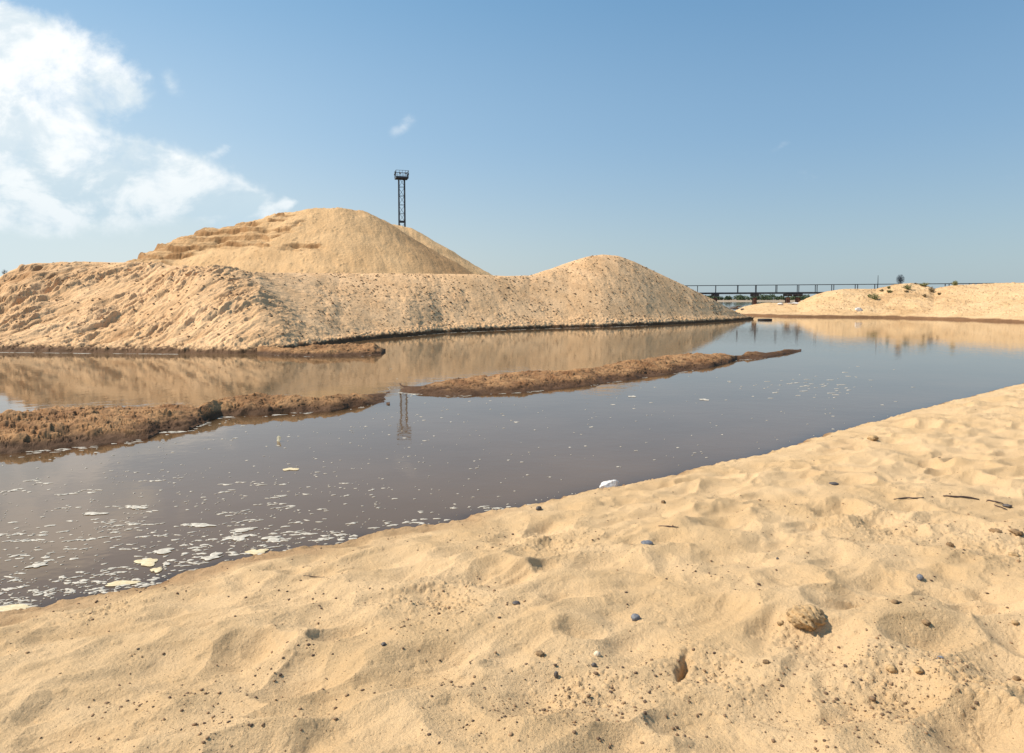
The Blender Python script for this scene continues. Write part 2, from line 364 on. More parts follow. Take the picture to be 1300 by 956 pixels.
def embankment():
    U = axis(-40, 957, .9, -900, 957.5, 60)[:-60]; A = (U-650)/F*1.0006
    y0 = col_interp(FOOTP, A, 1); yc = col_interp(CRESTP, A, 1); zc = col_interp(CRESTP, A, 2)
    y0 = np.minimum(y0, yc-1.2)
    t = np.concatenate([np.linspace(-.12, 0, 8, endpoint=False), np.linspace(0, 1.06, 250)])
    back = np.geomspace(.3, 190, 40)
    X = []; Yv = []
    Tt, AA = np.meshgrid(t, A, indexing='ij')
    Y1 = y0[None]+(yc-y0)[None]*Tt
    B, _ = np.meshgrid(back, A, indexing='ij'); Y2 = Y1[-1][None]+B*np.where(A > col_a(700), .35, 1)[None]
    Y = np.concatenate([Y1, Y2]); X = Y*A[None]
    tt = (Y-y0[None])/(yc-y0)[None]
    # rounded straight slope
    s = np.clip(tt, 0, 1); prof = 1-np.sqrt((1-s)**2+.018)+math.sqrt(.018); prof = (prof-(1-math.sqrt(1.018)+math.sqrt(.018)))/(1-(1-math.sqrt(1.018)+math.sqrt(.018)))
    uu = A*F+650
    sag = np.interp(uu, [-900, 100, 300, 420, 640, 766, 956], [.8, .8, .75, .95, 1., 1.0, 1.0])[None]
    prof = prof**(1/ sag)
    Z = zc[None]*prof
    Z = np.where(tt < 0, np.maximum((Y-y0[None])*.5, -1.6), Z)
    over = np.maximum(Y-yc[None], 0)
    plat = sstep(uu, 735, 655)[None]
    Z = Z-over*(1-plat)*.55-plat*sstep(over, 0, 10)*.35*np.clip(zc-2.9, 0, 9)[None]
    Z = np.maximum(Z, -1.6)
    on = sstep(tt, 0, .12)*sstep(over, 25, 0)
    fade = 1-.8*sstep(tt, .9, 1.0)
    left = sstep(uu, 420, 250)[None]
    # slumping streaks: run down-left on the near nose, down-right on its flank
    fx, fy = X, Y
    st = fbm((fx*.94-fy*.34)*1.5+.35*fbm(fx, fy, 2, 131), (fx*.34+fy*.94)*.22, 5, 101, .6)
    det = fbm(X*3.0, Y*1.2, 4, 133, .62); pat = .25+.75*sstep(fbm(X*.28, Y*.28, 3, 134), -.28, .3)
    st2 = fbm((fx*.8+fy*.3)*1.1, (fy*.9-fx*.3)*.6, 5, 102, .6)
    big = fbm(X*.22, Y*.3, 3, 103)
    lump = np.abs(fbm(X*1.4, Y*1.1, 4, 104, .6))
    cl = clods(X, Y, .42, .5, 105)+.7*clods(X, Y, .22, .5, 106)
    cl2 = clods(X, Y, .30, .26, 107)+.6*clods(X, Y*.8, .55, .16, 108)
    d, d2, r = worley(X/1.5+.5*st, Y/1.9+.3*st2, 109, True)
    Z = Z+on*fade*(left*(.48*st*(.25+.75*pat)+.17*(.25+.75*pat)*fbm((fx*.94-fy*.34)*5, (fx*.34+fy*.94)*.9, 4, 136, .65)+pat*(.20*det+.05*cl+.10*lump)+.16*fbm(X*.5, Y*.5, 3, 119))+(1-left)*(.16*st2*pat+.05*cl2*pat+.025*det)+.10*big*(tt < .95))
    ra = np.array(at_depth(272, 344, 34.5)[:2]); rb = np.array(on_plane(385, 448))
    ev = rb-ra; tr_ = np.clip(((X-ra[0])*ev[0]+(Y-ra[1])*ev[1])/(ev@ev), 0, 1); sdv = ((X-ra[0])*ev[1]-(Y-ra[1])*ev[0])/np.hypot(*ev)*-1
    sdv = sdv+.35*fbm(X*.7, Y*.7, 3, 135)
    Z = Z+.60*np.sin(np.pi*np.clip(tr_*.9+.08, 0, 1))*np.where(sdv > 0, np.exp(-(sdv/1.7)**2), np.exp(-(sdv/3.6)**2))*on*(1-sstep(tt, .85, 1.0))
    # slumped ledges high on the left of the nose
    lm = sstep(uu, 100, 60)[None]*sstep(tt, .35, .6)*sstep(tt, 1.02, .9)
    zz = Z+.25*fbm(X*.5, Y*.5, 3, 110)
    st_ = .55; fr = zz/st_-np.floor(zz/st_)
    Z = Z+lm*.35*((np.floor(zz/st_)+sstep(fr, .55, .95))*st_-zz)
    # undercut hollow
    hx, hy, _ = at_depth(57, 375, 33.2); Z = Z-.55*np.exp(-((X-hx-(Y-hy)*.25)/.55)**2-((Y-hy)/1.3)**2)
    # crumbly wet lip where the water has eaten the foot
    lip = sstep(Y-y0[None]+.25*fbm(X*1.2, Y*1.2, 3, 111), -.05, .22)*sstep(Y-y0[None], 1.5, .2)
    Z = Z+lip*(.11+.10*fbm(X*2.2, Y*2.2, 3, 112)+.10*clods(X, Y, .3, .8, 113)+.06*clods(X, Y, .15, .8, 118))
    wet = sstep(Z+.10*fbm(X*.9, Y*.9, 3, 114)+.10*fbm(X*4, Y*4, 2, 115), .27, .16)
    damp_shade = on*(left*(.55*sstep(st, -.05, -.4)+.2*sstep(r, .6, .9))+(1-left)*.45*sstep(cl2, .2, .6)*sstep(fbm(X*.5, Y*.5, 2, 116), -.5, .2))  # darker streak hollows on the left, damp lumps on the right
    damp_shade = damp_shade+on*.3*sstep(fbm(X*.35, Y*.5, 4, 117), .05, .5)+lm*.25
    grid_obj('sand_embankment', X, Y, Z, M_berm, {'wet': wet, 'damp_shade': np.clip(damp_shade, 0, 1)})
    return X, Y, Z, tt, uu
EB = embankment()

# ---- large stockpile behind
def pile():
    ridge = [(150,346,147),(176,334,148),(198,318,148),(212,312,148),(235,301,149),(262,290,150),(300,284,151),(330,278,152),(358,270,152),(400,263.5,152),(432,263,152),(452,266,153)]
    rear = [(452,268,162),(478,276,164),(497,284,165),(515,288,166)]
    rp = [at_depth(*p) for p in ridge]; rr = [at_depth(*p) for p in rear]
    U = np.arange(110, 690, .75); A = (U-650)/F; Yl = np.concatenate([np.linspace(104, 158, 330), np.linspace(158.3, 205, 70)])
    Y, AA = np.meshgrid(Yl, A, indexing='ij'); X = Y*AA
    wx = X+1.0*fbm(X*.08, Y*.08, 3, 201); wy = Y+1.0*fbm(X*.08+3, Y*.08, 3, 202)
    def cone(P, slope, rnd):
        H = np.full(X.shape, -99.)
        for (x0, y0, z0), (x1, y1, z1) in zip(P[:-1], P[1:]):
            ex, ey = x1-x0, y1-y0; t = np.clip(((wx-x0)*ex+(wy-y0)*ey)/(ex*ex+ey*ey), 0, 1)
            d = np.hypot(wx-x0-t*ex, wy-y0-t*ey)
            H = np.maximum(H, z0+t*(z1-z0)-slope*(np.sqrt(d*d+rnd*rnd)-rnd*.9))
        return H
    h1 = cone(rp, .60, 2.6); h2 = cone(rr, .58, 1.2)
    k = .5; Z = np.maximum(h1, h2)+k*np.log1p(np.exp(-np.abs(h1-h2)/k))*.6
    pv = 380-(Z-HC)/Y*F; pu = AA*F+650
    def blob(u, v, ru, rv, rot=0):
        r = math.radians(rot); a, b = pu-u+16*fbm(X*.10, Z*1.1, 4, 211), pv-v+6*fbm(X*.25, Z*1.2, 3, 212)
        p = (a*math.cos(r)-b*math.sin(r))/ru; q = (a*math.sin(r)+b*math.cos(r))/rv
        return sstep(np.sqrt(p*p+q*q), 1.15, .8)
    m = np.zeros_like(X)
    for bl in [(212,321,48,15,10),(285,299,62,17,4),(240,308,26,8,20),(358,278,20,4,15),(366,291,24,5,22),(382,314,32,6,0),(334,306,12,11,20)]: m = np.maximum(m, blob(*bl))
    zz = Z+1.0*fbm(X*.07, Y*.07, 3, 213)+.45*fbm(X*.33, Y*.33, 4, 232)
    s1 = 1.9; amps = .4+.6*sstep(fbm(X*.16, Z*.5, 3, 231), -.15, .3); fr = zz/s1-np.floor(zz/s1); ter = (np.floor(zz/s1)+sstep(fr, .60, .80))*s1
    s2 = .6; fr2 = ter/s2-np.floor(ter/s2); ter = .8*ter+.2*(np.floor(zz/s2)+sstep(fr2, .5, .9))*s2
    Z = Z+m*amps*(ter-zz)*1.0+m*(.9*fbm(X*.22, Y*.22, 4, 214, .6))
    # rills and gentle slumping elsewhere
    Z = Z+(1-m)*(.22*fbm(X*.5+Y*.15, Y*.16-X*.05, 4, 215)+.16*clods(X, Y, 1.1, .35, 216)*sstep(pu, 520, 420)+.05*fbm(X*1.5, Y*1.5, 3, 217))
    Z = Z+.35*fbm(X*.12, Y*.12, 3, 218)
    damp_shade = m*(.85*sstep(fr, .52, .62)*sstep(fr, .95, .82)*amps+.20+.40*sstep(np.sin((Z+.3*fbm(X*.2, Y*.2, 2, 233))*9.), .2, .9))+.7*sstep(pu-.9*(pv-300), 478, 530)*sstep(h1-h2, -.3, .3)  # right flank shade painted in; ledge faces darkened for damp and shadow; strata bands
    damp_shade = damp_shade+.12*sstep(fbm(X*.1, Y*.1, 3, 220), 0, .5)
    grid_obj('sand_pile', X, Y, np.maximum(Z, 1.5), M_pile, {'wet': 0*Z, 'damp_shade': np.clip(damp_shade, 0, 1)})
pile()

# ---- far bank on the right
FFOOT = [(905,402),(925,401),(940,400.5),(957,401),(1000,402.3),(1060,402.8),(1120,403.4),(1180,405),(1240,407),(1300,409.5),(1400,414),(1700,424),(2400,440)]
FCREST = [(905,402,100),(925,399,100),(934,394,99),(945,389,98),(955,387,98),(972,384.4,98),(1000,384.8,97),(1012,384.5,96),(1024,379,94),(1036,374,92),(1052,369.5,91),(1070,367,90),(1095,367,90),(1112,367,90),(1122,364.5,90),(1135,361.5,90),(1150,360,90),(1165,361,90),(1178,363.5,89),(1186,366.5,89),(1196,364.5,88),(1215,361.5,87),(1240,361.5,86),(1265,359.5,84),(1300,359,82),(1400,357,80),(1700,352,72),(2400,345,64)]
def far_bank():
    fp = [(on_plane(u, v)[0]/on_plane(u, v)[1], on_plane(u, v)[1]) for u, v in FFOOT]
    cp = [(at_depth(u, v, Y)[0]/Y, Y, at_depth(u, v, Y)[2]) for u, v, Y in FCREST]
    U = axis(905, 1340, .7, 904.9, 2400, 50)[50:]; A = (U-650)/F*1.0006
    y0 = col_interp(fp, A, 1); yc = col_interp(cp, A, 1); zc = np.maximum(col_interp(cp, A, 2), .02)
    t = np.concatenate([np.linspace(-.1, 0, 5, endpoint=False), np.linspace(0, 1.05, 130), 1.05+np.geomspace(.03, 2.2, 30)])
    tt, AA = np.meshgrid(t, A, indexing='ij'); Y = y0[None]+(yc-y0)[None]*tt; X = Y*AA; uu = (A*F+650)[None]
    s = np.clip(tt, 0, 1); k = .02; lo = 1-math.sqrt(1+k)+math.sqrt(k)
    prof = (1-np.sqrt((1-s)**2+k)+math.sqrt(k)-lo)/(1-lo)
    Z = zc[None]*prof; Z = np.where(tt < 0, (Y-y0[None])*.4, Z)
    Z = Z-np.maximum(Y-yc[None], 0)*.16*sstep(tt, 1.0, 1.3)
    on = sstep(tt, 0, .15)*(1-.75*sstep(tt, .85, 1.))*np.clip(zc/2.5, .15, 1)[None]
    mid = sstep(uu, 1065, 1130)*sstep(uu, 1230, 1190)
    Z = Z+on*(.35*fbm(X*.25, Y*.2, 4, 301)+(.05+.12*mid)*fbm(X*1.3+Y*.8, Y*.7-X*.4, 4, 302)+.13*clods(X, Y, .55, .3, 303)+.08*clods(X, Y, .3, .4, 304))
    lip = sstep(Y-y0[None]+.4*fbm(X*.6, Y*.6, 3, 305), -.1, .3)*sstep(Y-y0[None], 5, .5); Z = Z+lip*(.13+.07*fbm(X*1.2, Y*1.2, 3, 306))
    Z = np.maximum(Z, -1.5)
    wet = sstep(Z+.08*fbm(X*.5, Y*.5, 3, 307), .28, .16)
    damp_shade = .4*mid*sstep(fbm(X*.25, Y*.25, 3, 308), -.2, .3)+.35*sstep(clods(X, Y, .55, .3, 303), .1, .5)
    grid_obj('far_sand_bank', X, Y, Z, M_bank, {'wet': wet, 'damp_shade': np.clip(damp_shade, 0, 1)})
    return X, Y, Z, tt, uu
FB = far_bank()

# ---- mud bars lying in the water
BARS = {'bar_left': ([(-500,620),(-200,592),(0,575),(60,572),(120,566),(170,560),(188,557),(203,549),(240,547),(258,538),(280,529),(310,527),(340,527),(380,524),(420,522),(450,517),(478,512),(494,511)],
                     [(-500,540,.34),(-200,532,.34),(0,525,.34),(60,520,.33),(120,519,.32),(200,518,.26),(255,517,.22),(285,505,.27),(330,500,.27),(380,501,.25),(430,505,.2),(460,508,.13),(480,510,.06),(494,511,-.02)]),
        'bar_right': ([(506,498),(520,500),(560,502),(600,502),(650,499),(700,495),(750,489),(800,482),(850,475),(900,467),(925,461),(936,457),(965,456),(985,452),(1019,446)],
                      [(506,498,-.02),(520,494,.06),(550,488,.13),(590,479,.22),(640,475,.25),(700,472,.24),(750,467,.25),(800,459,.27),(850,452,.28),(880,449,.28),(915,449,.24),(936,452,.12),(952,446,.18),(972,449,.08),(996,444,.12),(1019,445,.02)]),
        'bar_spur': ([(325,449.5),(345,451),(380,452.5),(420,452.5),(460,452),(484,450.5),(489,447)],
                     [(325,446,.2),(345,444,.28),(380,440,.3),(420,436.5,.36),(450,435,.36),(475,437,.34),(489,443,.1)])}
BARFOOT = {}
def bar(key, seed):
    foot, crest = BARS[key]
    fp = [(on_plane(u, v)[0]/on_plane(u, v)[1], on_plane(u, v)[1]) for u, v in foot]; BARFOOT[key] = fp
    cp = []
    for u, v, h in crest:
        x, y = on_plane(u, v, h); cp.append((x/y, y, h))
    u0, u1 = foot[0][0], foot[-1][0]
    U = np.arange(max(u0, -60), u1+.1, .9)
    if u0 < -60: U = np.concatenate([np.linspace(u0, -60, 80, endpoint=False), U])
    A = (U-650)/F*.998
    y0 = col_interp(fp, A, 1); yc = col_interp(cp, A, 1); h = col_interp(cp, A, 2)
    yc = np.maximum(yc, y0+.5); yb = yc+(yc-y0)*.8+.4
    t = np.linspace(-.25, 1.2, 200); tt, AA = np.meshgrid(t, A, indexing='ij'); Y = y0[None]+(yb-y0)[None]*tt; X = Y*AA
    Yw = Y+.22*fbm(X*1.6, Y*1.6, 3, seed)
    pc = ((yc-y0)/(yb-y0))[None]; q = (Yw-y0[None])/(yb-y0)[None]
    prof = np.where(q < pc, np.clip(q/pc, -1, 1), np.clip(1-(q-pc)/(1-pc), -1, 1))
    prof = np.where(prof > 0, np.clip(prof, 0, 1)**.72, prof*1.5)
    Z = h[None]*prof; on = sstep(prof, 0, .35)
    a = np.clip(h/.3, .2, 1.2)[None]
    rg = np.abs(fbm(X*1.9, Y*3.0, 5, seed+2, .6)); d, d2, r = worley(X*2.2+2.2*rg, Y*3.2+fbm(X*5, Y*5, 2, seed+9), seed+3, True)
    ed2 = sstep(d2-d, 0, .22)
    Z = Z+on*a*(.12*rg+.05*(r-.5)*ed2+.02*clods(X, Y, .2, .35, seed+4)+.018*clods(X, Y, .12, .3, seed+5)+.012*fbm(X*4.5, Y*7, 3, seed+6, .5)+.13*fbm(X*.7, Y*.9, 3, seed+11)-.03)
    Z = Z-.03*on*a*sstep(d2-d, .1, 0)
    wet = sstep(Z+.06*fbm(X*2, Y*2, 3, seed+7), .17, .06)*.92
    damp_shade = np.clip(.5*sstep(d2-d, .2, 0)+.5*sstep(fbm(X*1.1, Y*1.1, 3, seed+8), 0, .4), 0, 1)  # darker along the cracks between lumps, plus random patches
    grid_obj('mud_bar', X, Y, Z, M_mud if key != 'bar_spur' else M_mud, {'wet': wet, 'damp_shade': np.clip(damp_shade*.9, 0, 1)})
bar('bar_left', 401); bar('bar_right', 431); bar('bar_spur', 461)

def water():
    m = bpy.data.materials.new('murky_water'); m.use_nodes = True; m.node_tree.nodes.clear(); n = NT(m.node_tree)
    p = n.new('ShaderNodeNewGeometry').outputs['Position']
    c = n.mix(n.ramp(n.noise(p, .35, 4), .35, .65), (.124, .074, .034, 1), (.144, .087, .042, 1))
    x, y, z = n.sep(p); q = n.comb(n.math('MULTIPLY', x, .8), y)
    h = n.math('ADD', n.noise(q, 2.6, 3, .5), n.math('MULTIPLY', n.noise(q, 9., 2, .5), .35))
    calm = n.ramp(n.noise(p, .09, 2), .35, .7, .35, 1.)
    bp = n.new('ShaderNodeBump'); bp.inputs['Distance'].default_value = .0035; n.link(calm, bp.inputs['Strength']); n.link(h, bp.inputs['Height'])
    deep = n.new('ShaderNodeAttribute', attribute_name='deep').outputs['Fac']
    tr = n.new('ShaderNodeBsdfTransparent'); tr.inputs[0].default_value = (.80, .62, .46, 1)
    df = n.new('ShaderNodeBsdfDiffuse'); n.link(c, df.inputs[0]); n.link(bp.outputs[0], df.inputs['Normal'])
    gl = n.new('ShaderNodeBsdfGlossy'); gl.inputs['Roughness'].default_value = .035; gl.inputs[0].default_value = (1, 1, 1, 1); n.link(bp.outputs[0], gl.inputs['Normal'])
    fr = n.new('ShaderNodeFresnel'); fr.inputs[0].default_value = 1.333; n.link(bp.outputs[0], fr.inputs['Normal'])
    a = n.new('ShaderNodeMixShader'); n.link(deep, a.inputs[0]); n.link(tr.outputs[0], a.inputs[1]); n.link(df.outputs[0], a.inputs[2])
    b = n.new('ShaderNodeMixShader'); n.link(fr.outputs[0], b.inputs[0]); n.link(a.outputs[0], b.inputs[1]); n.link(gl.outputs[0], b.inputs[2])
    n.link(b.outputs[0], n.new('ShaderNodeOutputMaterial').inputs[0])
    U = axis(-40, 1340, 2.5, -9000, 9500, 60); V = np.concatenate([380+np.geomspace(.2, 19, 20), np.arange(400, 1000, 1.6), np.geomspace(1002, 9000, 40)])
    u, v = np.meshgrid(U, V[::-1]); Y = HC*F/(v-380); A = (u-650)/F; X = A*Y
    _, sd = beach_z(X, Y, False)
    dep = np.where(sd < 0, -sd*.35, 0.)
    dep = np.where(sd > 0, .02, dep)
    for k, fp in BARFOOT.items():
        ins = (A > fp[0][0]) & (A < fp[-1][0]); y0 = np.interp(A, [q_[0] for q_ in fp], [q_[1] for q_ in fp])
        dep = np.where(ins & (Y < y0+.1), np.minimum(dep, np.maximum(y0-Y, 0)*.22), dep)
    deep = 1-np.exp(-dep/.055)
    grid_obj('water', X, Y, np.zeros_like(X), m, {'deep': deep})
    mb = MB(); mb.add([(-6000, -300, -2.5), (6000, -300, -2.5), (6000, 9500, -2.5), (-6000, 9500, -2.5)], [(0, 1, 2, 3)])
    tag(mb.build('river_bed', M_bed), kind='structure')
water()

# ---- far shore across the river
def far_shore():
    gx, gy = np.meshgrid(np.linspace(-2500, 3500, 300), np.concatenate([np.linspace(595, 700, 12), np.linspace(760, 4000, 12)]))
    z = sstep(gy+25*fbm(gx*.004, gy*0, 3, 501), 600, 680)*1.3-.15
    grid_obj('far_shore', gx, gy, z, simple('far_shore_sand', (.36, .26, .16), scale=.02), {})
far_shore()

# ------------------------------------------------------------------ dark clods lying on the slopes
def slope_clods():
    m, n, b = mat_new('damp_clod'); t = n.new('ShaderNodeAttribute', attribute_name='tone').outputs['Fac']
    n.link(n.mix(t, (.13, .075, .04, 1), (.46, .29, .15, 1)), b.inputs['Base Color']); b.inputs['Roughness'].default_value = .95
    P = []; R = []
    X, Y, Z, tt, uu = EB; ok = np.argwhere((tt > .06) & (tt < .97) & (np.broadcast_to(uu, tt.shape) > -60))
    sel = ok[RNG.integers(0, len(ok), 16000)]
    w = np.broadcast_to(uu, tt.shape)[sel[:, 0], sel[:, 1]]; keep = RNG.uniform(0, 1, len(sel)) < np.where(w < 400, .3, .55)
    nz = fbm(X[sel[:, 0], sel[:, 1]]*.5, Y[sel[:, 0], sel[:, 1]]*.5, 2, 116); keep &= RNG.uniform(-.6, .3, len(sel)) < nz
    sel = sel[keep]; P.append(np.stack([A_[sel[:, 0], sel[:, 1]] for A_ in (X, Y, Z)], -1)); r = .016+.055*RNG.power(.3, len(sel)); R.append(r*np.where(P[-1][:, 1] > 40, 1.35, 1.))
    X, Y, Z, tt, uu = FB; ok = np.argwhere((tt > .1) & (tt < .97) & (np.broadcast_to(uu, tt.shape) > 940) & (np.broadcast_to(uu, tt.shape) < 1340))
    sel = ok[RNG.integers(0, len(ok), 500)]; P.append(np.stack([A_[sel[:, 0], sel[:, 1]] for A_ in (X, Y, Z)], -1)); R.append(.03+.07*RNG.power(.4, len(sel)))
    o = lumps_obj('slope_clods', np.concatenate(P), np.concatenate(R), m, .8); tag(o, 'loose moist clods scattered over the sand slopes', 'clods', kind='stuff')
slope_clods()

# ------------------------------------------------------------------ trees across the river
def treeline():
    m, n, b = mat_new('willow_leaf'); p = n.new('ShaderNodeNewGeometry').outputs['Position']
    n.link(n.mix(n.ramp(n.noise(p, .12, 3), .35, .65), (.050, .085, .040, 1), (.10, .135, .06, 1)), b.inputs['Base Color']); b.inputs['Roughness'].default_value = .8
    V = []; n_ = 0
    x = 120.
    quads = []
    while x < 620:
        w = random.uniform(5, 11); hh = random.uniform(3.6, 6.2); y = 690+random.uniform(-12, 25)
        k = 520; a = RNG.uniform(0, 6.28, k); el = np.arcsin(RNG.uniform(-.35, 1, k)); rr = RNG.uniform(.65, 1.05, k)*(1+.18*np.sin(3*a+x))
        c = np.stack([x+w*.62*np.cos(a)*np.cos(el)*rr, y+w*.62*np.sin(a)*np.cos(el)*rr, .8+hh*.35+hh*.62*np.sin(el)*rr], -1)
        quads.append(c); x += w*.8
    C_ = np.concatenate(quads); k = len(C_); s = RNG.uniform(.35, .8, (k, 1, 1))
    d = RNG.normal(size=(k, 4, 3)); Vv = C_[:, None]+d*s*.7
    me = bpy.data.meshes.new('far_trees'); me.from_pydata(Vv.reshape(-1, 3).tolist(), [], [(i*4, i*4+1, i*4+2) for i in range(k)]+[(i*4+1, i*4+2, i*4+3) for i in range(k)]); me.materials.append(m)
    tag(link(bpy.data.objects.new('far_trees', me)), 'low green wood along the far river shore', 'trees', kind='stuff')
treeline()

# ================================================================== BUILT THINGS
M_steel = simple('dark_painted_steel', (.035, .045, .062), .55, .3, 3.)
M_rust = simple('rusty_brown_steel', (.13, .06, .04), .8, .4, 3.)
M_dark = simple('dark_girder', (.04, .042, .05), .7, .3, 3.)
M_glass = simple('lamp_glass', (.30, .34, .38), .2, .1)
def tower():
    Y = 210.; u, v0 = 511.3, 287; bx, _, _ = at_depth(u, 380, Y); zt = at_depth(u, 226.5, Y)[2]; zb = 3.0; px = Y/F
    t = empty('floodlight_mast', (bx, Y, zb), math.radians(17)); tag(t, 'dark steel lattice floodlight mast with railed platform rising behind the big sand pile', 'mast')
    H = zt-zb; w = 7.6*px/2*.93   # half width
    lm = MB()
    for sx in (-1, 1):
        for sy in (-1, 1):
            l = MB(); l.bar((sx*w*1.06, sy*w*1.06, 0), (sx*w, sy*w, H), .24); l.build('leg', M_steel, t)
    br = MB(); bay = 2.65; nb = int(H/bay); z0 = H-nb*bay
    cs = [(-w, -w), (w, -w), (w, w), (-w, w)]
    for k in range(nb):
        a, b_ = z0+k*bay, z0+(k+1)*bay
        for i in range(4):
            p, q = cs[i], cs[(i+1) % 4]
            br.bar((p[0], p[1], a), (q[0], q[1], a), .09)
            if (k+i) % 2: br.bar((p[0], p[1], a), (q[0], q[1], b_), .09)
            else: br.bar((q[0], q[1], a), (p[0], p[1], b_), .09)
    br.build('bracing', M_steel, t)
    zz = at_depth(u, 281.5, Y)[2]-zb; bb = MB()
    for i in range(4):
        p, q = cs[i], cs[(i+1) % 4]; bb.bar((p[0], p[1], zz), (q[0], q[1], zz), .12, .5)
    bb.build('tie_beam', M_steel, t)
    ld = MB(); lx = -w-.12
    for s in (-.22, .22): ld.bar((lx, s, 1), (lx, s, H+.6), .07)
    z = 1.2
    while z < H: ld.bar((lx, -.22, z), (lx, .22, z), .035); z += .4
    ld.build('ladder', M_steel, t)
    W2 = 18.0*px/2*.86; dk = MB(); dk.box((0, 0, H+.28), (W2*2, W2*2, .14))
    for s in (-1, 1): dk.box((0, s*(W2-.06), H+.08), (W2*2, .12, .5)); dk.box((s*(W2-.06), 0, H+.081), (.12, W2*2-.25, .5))
    for s in (-.45, .45): dk.box((0, s*W2, H-.1), (W2*1.7, .14, .24))
    dk.build('platform', M_steel, t)
    rl = MB(); zt2 = H+.35; rh = 1.75
    cc = [(-W2, -W2), (W2, -W2), (W2, W2), (-W2, W2)]
    for i in range(4):
        p, q = cc[i], cc[(i+1) % 4]
        for hh, th in ((rh, .09), (rh*.55, .06)): rl.bar((p[0], p[1], zt2+hh), (q[0], q[1], zt2+hh), th)
        for f in (0, .25, .5, .75): x, y = p[0]+(q[0]-p[0])*f, p[1]+(q[1]-p[1])*f; rl.bar((x, y, zt2), (x, y, zt2+rh), .08)
    rl.build('railing', M_steel, t)
    for (x, y, r) in [(-W2-.1, -W2*.6, 0), (-W2-.1, W2*.5, 0), (-W2*.35, -W2-.1, 1), (W2*.5, -W2-.1, 1), (W2+.1, -W2*.3, 0), (W2+.1, W2*.6, 0)]:
        f = MB(); d = (.3, .55, .5) if not r else (.55, .3, .5); f.box((x, y, zt2+.9), d); lb = f.build('floodlight', M_steel, t)
        g = MB(); s = -1 if x < 0 else 1
        if r: g.box((x, y-.165, zt2+.9), (.45, .02, .4))
        else: g.box((x+s*.165, y, zt2+.9), (.02, .45, .4))
        g.build('lens', M_glass, lb)
tower()

def bridge():
    L = at_depth(800, 372, 109.5); R_ = at_depth(1420, 369, 92.5)
    zd = HC+8.3/F*106.5   # deck top
    p0 = Vector((L[0], L[1], zd)); p1 = Vector((R_[0], R_[1], zd+.18))
    t = empty('footbridge', p0); tag(t, 'long low steel footbridge with thin railing crossing the river behind the sand bank', 'bridge')
    D = p1-p0; ln = D.length; ex = D/ln; ey = Vector((-ex.y, ex.x, 0)).normalized()
    P = lambda s, w, z: ex*s+ey*w+Vector((0, 0, z))
    d = MB(); d.bar(P(0, 0, -.04), P(ln, 0, -.04), 1.7, .08); d.build('deck', M_steel, t)
    for w in (-.75, .75):
        g = MB(); g.bar(P(0, w, -.17), P(ln, w, -.17), .12, .18); g.build('girder', M_dark, t)
    for w in (-.8, .8):
        r = MB(); r.bar(P(0, w, 1.08), P(ln, w, 1.08), .09, .08); r.build('handrail', M_steel, t)
    def s_of(u, v=372):
        a = col_a(u, v)      # x = a*y
        return (a*p0.y-p0.x)/(ex.x-a*ex.y)
    us = [812, 836, 861, 885.5, 908.5, 936.5, 959.5, 985.5, 1013, 1036, 1057, 1087, 1112, 1140, 1170, 1202, 1233, 1262, 1295, 1330]
    for u in us:
        s = s_of(u)
        for w in (-.8, .8):
            b = MB(); b.bar(P(s, w, -.1), P(s, w, 1.06), .09); b.build('post', M_steel, t)
    for u, wd in ((820, .6), (864, .6), (908, .62), (958, .62), (1000, .6), (1013, .62), (1068, .6), (1120, .6), (1180, .6), (1240, .6), (1300, .6)):
        s = s_of(u)
        pm = MB()
        for w in (-.55, .55): pm.box(P(s, w, -3.1), (wd*.85, .35, 4.6))
        pr = pm.build('pier', M_rust, t)
        c = MB(); c.box(P(s, 0, -.45), (wd+.12, 1.75, .36)); c.build('cap', M_dark, pr)
    b = MB(); b.bar(P(s_of(998), -.9, -.34), P(s_of(1018), -.9, -.34), .14, .16); b.build('crossbeam', M_dark, t)
    # tall thin pole standing by the railing
    s = s_of(1112); q = p0+P(s, -.95, 0)
    o = MB(); o.tube([(0, 0, -3.6), (0, 0, 1.3), (0, 0, 2.35)], [.06, .05, .03]); ob = o.build('pole', M_steel); ob.location = q
    tag(ob, 'thin upright steel pole sticking up beside the footbridge railing', 'pole')
bridge()

# ------------------------------------------------------------------ tyre in the water
def tyre():
    x, y = on_plane(971, 406.6, .0); t = empty('tyre', (x, y, .06), .3); tag(t, 'black tyre lying flat in the shallow water off the sand point', 'tyre')
    R0, r0 = .50, .155; mb = MB(); n, k = 56, 14; vs = []
    for i in range(n):
        a = 2*math.pi*i/n
        for j in range(k):
            b = 2*math.pi*j/k; cx = math.copysign(abs(math.cos(b))**.6, math.cos(b)); cz = math.copysign(abs(math.sin(b))**.6, math.sin(b))
            rr = R0+r0*cx*(1+(.05 if (i % 2 and cx > .6) else 0)); vs.append((rr*math.cos(a), rr*math.sin(a), .085*cz))
    mb.add(vs, [(i*k+j, ((i+1) % n)*k+j, ((i+1) % n)*k+(j+1) % k, i*k+(j+1) % k) for i in range(n) for j in range(k)])
    mb.build('tread', simple('black_rubber', (.018, .018, .020), .75, .2), t, True)
    b = MB(); vs = []
    for i in range(n):
        a = 2*math.pi*i/n
        for (r, z) in ((.36, .05), (.385, .08), (.40, .06)): vs.append((r*math.cos(a), r*math.sin(a), z))
    b.add(vs, [(i*3+j, ((i+1) % n)*3+j, ((i+1) % n)*3+j+1, i*3+j+1) for i in range(n) for j in range(2)])
    b.build('bead', simple('worn_rubber', (.03, .03, .032), .6), t, True)
tyre()

